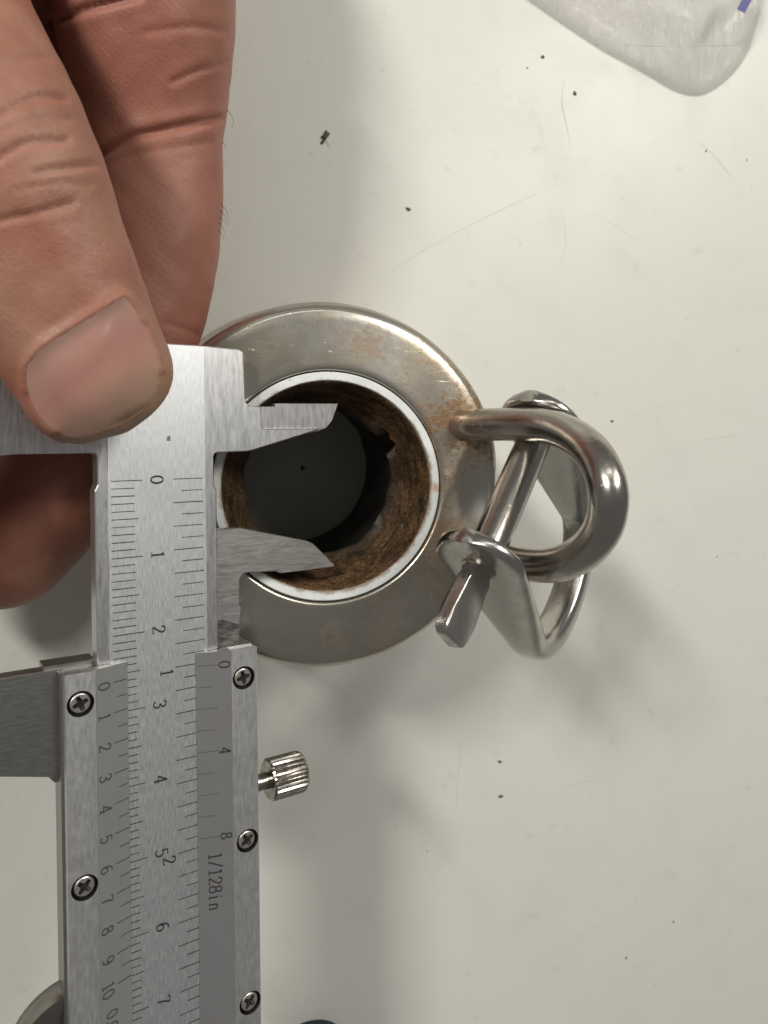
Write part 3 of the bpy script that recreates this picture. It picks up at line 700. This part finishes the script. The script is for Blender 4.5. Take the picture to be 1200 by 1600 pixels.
def skin_mat():
    t = NT('skin')
    n1 = t.noise(t.map(), 110, 4, 0.55, 0.3); n2 = t.noise(t.map((1, 1, 1), (2, 5, 1)), 45, 3, 0.5); n3 = t.noise(t.map(), 1100, 4, 0.6); n4 = t.noise(t.map(), 3200, 3, 0.6)
    c = t.mix(t.ramp(n1, [(0.36, 0.0), (0.62, 1.0)]), (0.270, 0.112, 0.072), (0.340, 0.170, 0.115))
    c = t.mix(t.ramp(n2, [(0.40, 0.0), (0.66, 0.75)]), c, (0.335, 0.108, 0.078))
    c = t.mix(t.ramp(n3, [(0.5, 0.0), (0.8, 0.35)]), c, (0.22, 0.10, 0.062))
    k = t.math('MULTIPLY', t.ramp(t.near(tuple(P(235, 200, 100)*S), 0.034), [(0.0, 0.0), (0.5, 1.0)]), 0.6)
    c = t.mix(k, c, t.mix(n1, (0.27, 0.098, 0.068), (0.34, 0.150, 0.108)))
    k = t.math('ADD', t.near(tuple(P(205, 662, 83)*S), 0.0125), t.math('MULTIPLY', t.math('SUBTRACT', n3, 0.5), 0.5))
    c = t.mix(t.ramp(k, [(0.15, 0.0), (0.6, 0.8)]), c, t.mix(n3, (0.27, 0.155, 0.085), (0.42, 0.29, 0.19)))
    t.set(Base_Color=c, Roughness=t.math('ADD', 0.40, t.math('MULTIPLY', n3, 0.2)))
    b_ = t.b
    b_.inputs['Subsurface Weight'].default_value = 0.25; b_.inputs['Subsurface Radius'].default_value = (0.0028, 0.0011, 0.0007); b_.inputs['Subsurface Scale'].default_value = 0.6
    b_.inputs['Specular IOR Level'].default_value = 0.4
    # papillary ridges
    wv = t.node('ShaderNodeTexWave', wave_type='BANDS', bands_direction='DIAGONAL'); wv.inputs['Scale'].default_value = 520; wv.inputs['Distortion'].default_value = 9.0; wv.inputs['Detail'].default_value = 1; wv.inputs['Detail Scale'].default_value = 0.12
    t.link(t.co.outputs['Object'], wv.inputs['Vector'])
    b = t.bump(wv.outputs['Fac'], 0.07, 0.0001); b = t.bump(n3, 0.3, 0.0002, b); b = t.bump(n4, 0.2, 0.0001, b)
    vo = t.node('ShaderNodeTexVoronoi', feature='DISTANCE_TO_EDGE'); vo.inputs['Scale'].default_value = 1500; t.link(t.map((1, 1.7, 1), (0, 0, 0), (0, 0, -0.5)), vo.inputs['Vector'])
    t.bump(t.ramp(vo.outputs['Distance'], [(0.0, 0.0), (0.12, 1.0)]), 0.16, 0.00012, b)
    return t.m
M_SKIN = skin_mat()
hand = link('hand', hm, M_SKIN)
tag(hand, 'bare hand gripping the caliper head between thumb and bent finger', 'hand')
# thumb nail
bvh = BVHTree.FromPolygons([tuple(v) for v in co2], [tuple(p.vertices) for p in hm.polygons])
cen = np.array([147.0, 578.0]); rings_n = 16; V, Fc = [], []
def hit(q):
    d = RW @ np.array([(q[0]-PPX)/F_PX, (q[1]-PPY)/F_PX, 1.0]); d /= np.linalg.norm(d)
    h_ = bvh.ray_cast(Vector(CAM), Vector(d)); return (np.array(h_[0]), d) if h_[0] is not None else (CAM+d*83, d)
for k in range(rings_n+1):
    f = k/rings_n
    for q in nl:
        pxy = cen+(q-cen)*f*1.05
        p, d = hit(pxy)
        lift = 0.30*(1-f**6)+0.50*(1-f*f)+0.02
        V.append(p-d*lift)
m_ = len(nl)
V = np.array(V)
for it in range(8):                                    # relax the plate so it is smoother than the bed
    W = V.reshape(rings_n+1, m_, 3); W2 = W.copy()
    W2[1:-1] = 0.4*W[1:-1]+0.15*(W[:-2]+W[2:]+np.roll(W, 1, 1)[1:-1]+np.roll(W, -1, 1)[1:-1]); W2[0] = W[1].mean(0); V = W2.reshape(-1, 3)
for k in range(rings_n):
    for i in range(m_): Fc.append((k*m_+i, k*m_+(i+1) % m_, (k+1)*m_+(i+1) % m_, (k+1)*m_+i))
t = NT('nail')
q0 = P(78, 500, 80)*S; q1 = P(215, 655, 82)*S
g = t.node('ShaderNodeVectorMath', operation='SUBTRACT'); t.link(t.co.outputs['Object'], g.inputs[0]); g.inputs[1].default_value = tuple(q0)
dv = (q1-q0); LN = float(dv@dv)
dt = t.node('ShaderNodeVectorMath', operation='DOT_PRODUCT'); t.link(g.outputs[0], dt.inputs[0]); dt.inputs[1].default_value = tuple(dv/LN)
n1 = t.noise(t.map(), 200, 3, 0.5); n2 = t.noise(t.map(), 900, 3)
pos = t.math('ADD', dt.outputs['Value'], t.math('MULTIPLY', t.math('SUBTRACT', n1, 0.5), 0.25))
c = t.ramp(pos, [(0.0, (0.52, 0.40, 0.34)), (0.22, (0.40, 0.245, 0.20)), (0.50, (0.38, 0.180, 0.150)), (0.80, (0.37, 0.222, 0.165)), (0.90, (0.36, 0.235, 0.160)), (0.985, (0.15, 0.085, 0.048))])
t.set(Base_Color=c, Roughness=0.17, Coat_Weight=0.6); t.b.inputs['Subsurface Weight'].default_value = 0.15; t.b.inputs['Subsurface Radius'].default_value = (0.002, 0.001, 0.0006)
wv = t.node('ShaderNodeTexNoise'); wv.inputs['Scale'].default_value = 700; t.link(t.map((1, 0.2, 1), (0, 0, 0), (0, 0, -0.55)), wv.inputs['Vector'])
b = t.bump(wv.outputs['Fac'], 0.12, 0.0001); t.bump(n2, 0.08, 0.0001, b)
obj('thumb_nail', V, Fc, t.m, hand, smooth=True)
# a few fine hairs on the finger's edge
M_HAIR = plain('dark_hair', (0.06, 0.04, 0.03), 0.5)
HVv, HFf = [], []
for (u0, v0), (u1, v1), (u2, v2) in [((352, 165), (364, 185), (362, 200)), ((349, 222), (353, 228), (352, 232)), ((346, 315), (354, 330), (357, 345)), ((347, 330), (352, 338), (358, 352)), ((344, 340), (350, 345), (354, 352)), ((343, 358), (346, 366), (350, 374)), ((345, 350), (349, 356), (351, 368))]:
    p_ = spline([P(u0-6, v0-4, 111), P(u1, v1, 110), P(u2, v2, 110.5)], 10)
    vf = tube(p_, np.linspace(0.05, 0.015, 10), 6); b0 = len(HVv); HVv.extend(vf[0]); HFf.extend([tuple(i+b0 for i in f) for f in vf[1]])
h = obj('finger_hairs', HVv, HFf, M_HAIR, hand); h['kind'] = 'stuff'

# ------------------------------------------------------------------ plastic bag corner, top right
t = NT('clear_poly_film')
v = t.map(); n1 = t.noise(v, 55, 4, 0.55, 0.4); n2 = t.noise(t.map((1, 0.12, 1), (0, 0, 0), (0, 0, -0.15)), 330, 3, 0.6)
t.set(Base_Color=(0.66, 0.64, 0.60), Roughness=0.24)
b = t.bump(n1, 0.6, 0.0015); t.bump(n2, 0.9, 0.0009, b)
tr = t.node('ShaderNodeBsdfTransparent'); mx = t.node('ShaderNodeMixShader'); mx.inputs[0].default_value = 0.30
t.link(tr.outputs[0], mx.inputs[1]); t.link(t.b.outputs[0], mx.inputs[2]); t.link(mx.outputs[0], t.out.inputs['Surface'])
M_FILM = t.m
edge = spline([PT(*q)[:2] for q in [(740, -60), (835, 8), (932, 74), (1005, 114), (1055, 143), (1095, 149), (1132, 128), (1162, 92), (1180, 45), (1205, -70), (1240, -300)]], 60)
far = spline([PT(700, -330)[:2]*1.0, PT(1240, -500)[:2]*1.0], 60)
V, Fc = [], []; mrow = 26
for j in range(mrow+1):
    f = j/mrow
    for i in range(60):
        q = edge[i]*(1-f)+far[i]*f; g_ = i/59
        hgt = 0.4+7.5*(1-math.exp(-3.0*f*4))*math.sin(math.pi*min(1, max(0, g_*0.9+0.05)))**0.7*(0.8+0.25*math.sin(g_*19)+0.15*math.sin(f*30+g_*7))
        V.append((q[0], q[1], max(0.3, hgt)))
for j in range(mrow):
    for i in range(59): Fc.append((j*60+i, j*60+i+1, (j+1)*60+i+1, (j+1)*60+i))
b0 = len(V); V += [(x, y, 0.12) for x, y, z in V]; Fc += [tuple(i+b0 for i in f[::-1]) for f in Fc]
for i in range(59): Fc.append((i+1, i, b0+i, b0+i+1))
bag = obj('plastic_bag', V, Fc, M_FILM, smooth=True)
tag(bag, 'clear crumpled plastic bag corner lying at the top right of the table', 'bag')
sp = spline([PT(978, 70, 6), PT(1060, 72, 8), PT(1155, 70, 6)], 20); V, Fc = tube(sp, 0.22, 8)
obj('heat_seal', V, Fc, M_FILM, bag, smooth=True)
q = [PT(1152, 14, 8.6), PT(1164, 20, 8.6), PT(1196, -40, 8.6), PT(1182, -46, 8.6)]
obj('printed_stripe', [*q, *[p-np.array([0, 0, 0.1]) for p in q]], [(0, 1, 2, 3), (7, 6, 5, 4), (0, 4, 5, 1), (1, 5, 6, 2), (2, 6, 7, 3), (3, 7, 4, 0)], plain('blue_print', (0.05, 0.05, 0.22), 0.5), bag)

# ------------------------------------------------------------------ dark cap at the bottom edge
c_ = PT(487, 1634)
V, Fc = lathe([(0.01, 9.5), (3, 9.2), (5.5, 8.2), (6.8, 6.6), (7.2, 4.5), (7.3, 0.05), (0.01, 0.05)], 48)
V = np.array(V)*[1.0, 0.8, 0.8]+np.array([c_[0], c_[1], 0])
cap = obj('dark_cap', V, Fc, plain('dark_green_rubber', (0.028, 0.050, 0.054), 0.6), smooth=True)
tag(cap, 'dark green rounded cap cut off by the bottom edge of the photo', 'cap')

# ------------------------------------------------------------------ grit on the table
M_GRIT = plain('dark_grit', (0.10, 0.085, 0.07), 0.8)
SPECK = {0: 'dark speck just below the left edge of the plastic bag', 1: 'dark speck below the bag, beside a short upright scuff', 2: 'lone dark speck above the long curved scratch, right of the finger',
         3: 'upper of the two dark specks right of the knurled lock screw', 4: 'lower of the two dark specks right of the knurled lock screw',
         6: 'small crumb touching the largest flake of dirt', 8: 'dark speck just right of the bent steel eye'}
spots = [(848, 89, 4), (898, 146, 4), (638, 327, 4.5), (781, 1190, 4), (782, 1244, 4.5), (509, 212, 8), (504, 222, 4.5), (1052, 1440, 2.6), (956, 658, 3.6), (978, 1497, 2.2), (824, 106, 1.8), (1103, 236, 2.4), (1167, 250, 2.2), (610, 520, 1.8), (1120, 870, 1.8), (668, 1330, 1.6), (473, 732, 4.2)]
for i, (u, v_, r) in enumerate(spots):
    p = PT(u, v_); rr_ = r*160/F_PX*0.85
    bm = bmesh.new(); bmesh.ops.create_icosphere(bm, subdivisions=2, radius=1.0)
    ax_ = (rr_*random.uniform(0.8, 1.1), rr_*random.uniform(0.5, 0.9), rr_*0.4)
    for q in bm.verts:
        k = 1+0.3*math.sin(5*q.co.x+i)+0.25*math.sin(7*q.co.y+2*i); q.co = Vector((q.co.x*ax_[0]*k, q.co.y*ax_[1]*k, q.co.z*ax_[2]))
    bmesh.ops.rotate(bm, verts=bm.verts, cent=(0, 0, 0), matrix=Matrix.Rotation(random.uniform(0, 3.1), 3, 'Z'))
    g = obj_bm('grit_speck', bm, M_GRIT, None, smooth=True); g.location = (p[0]*S, p[1]*S, ax_[2]*0.6*S)
    if i == 5: tag(g, 'largest dark flake of dirt, on the table right of the finger', 'dirt')
    elif i == 16: tag(g, 'dark speck on the table seen through the open bore', 'dirt')
    else: tag(g, SPECK.get(i, 'barely visible pinprick of grit on the bare cream tabletop'), 'dirt', 'specks of grit on the tabletop')
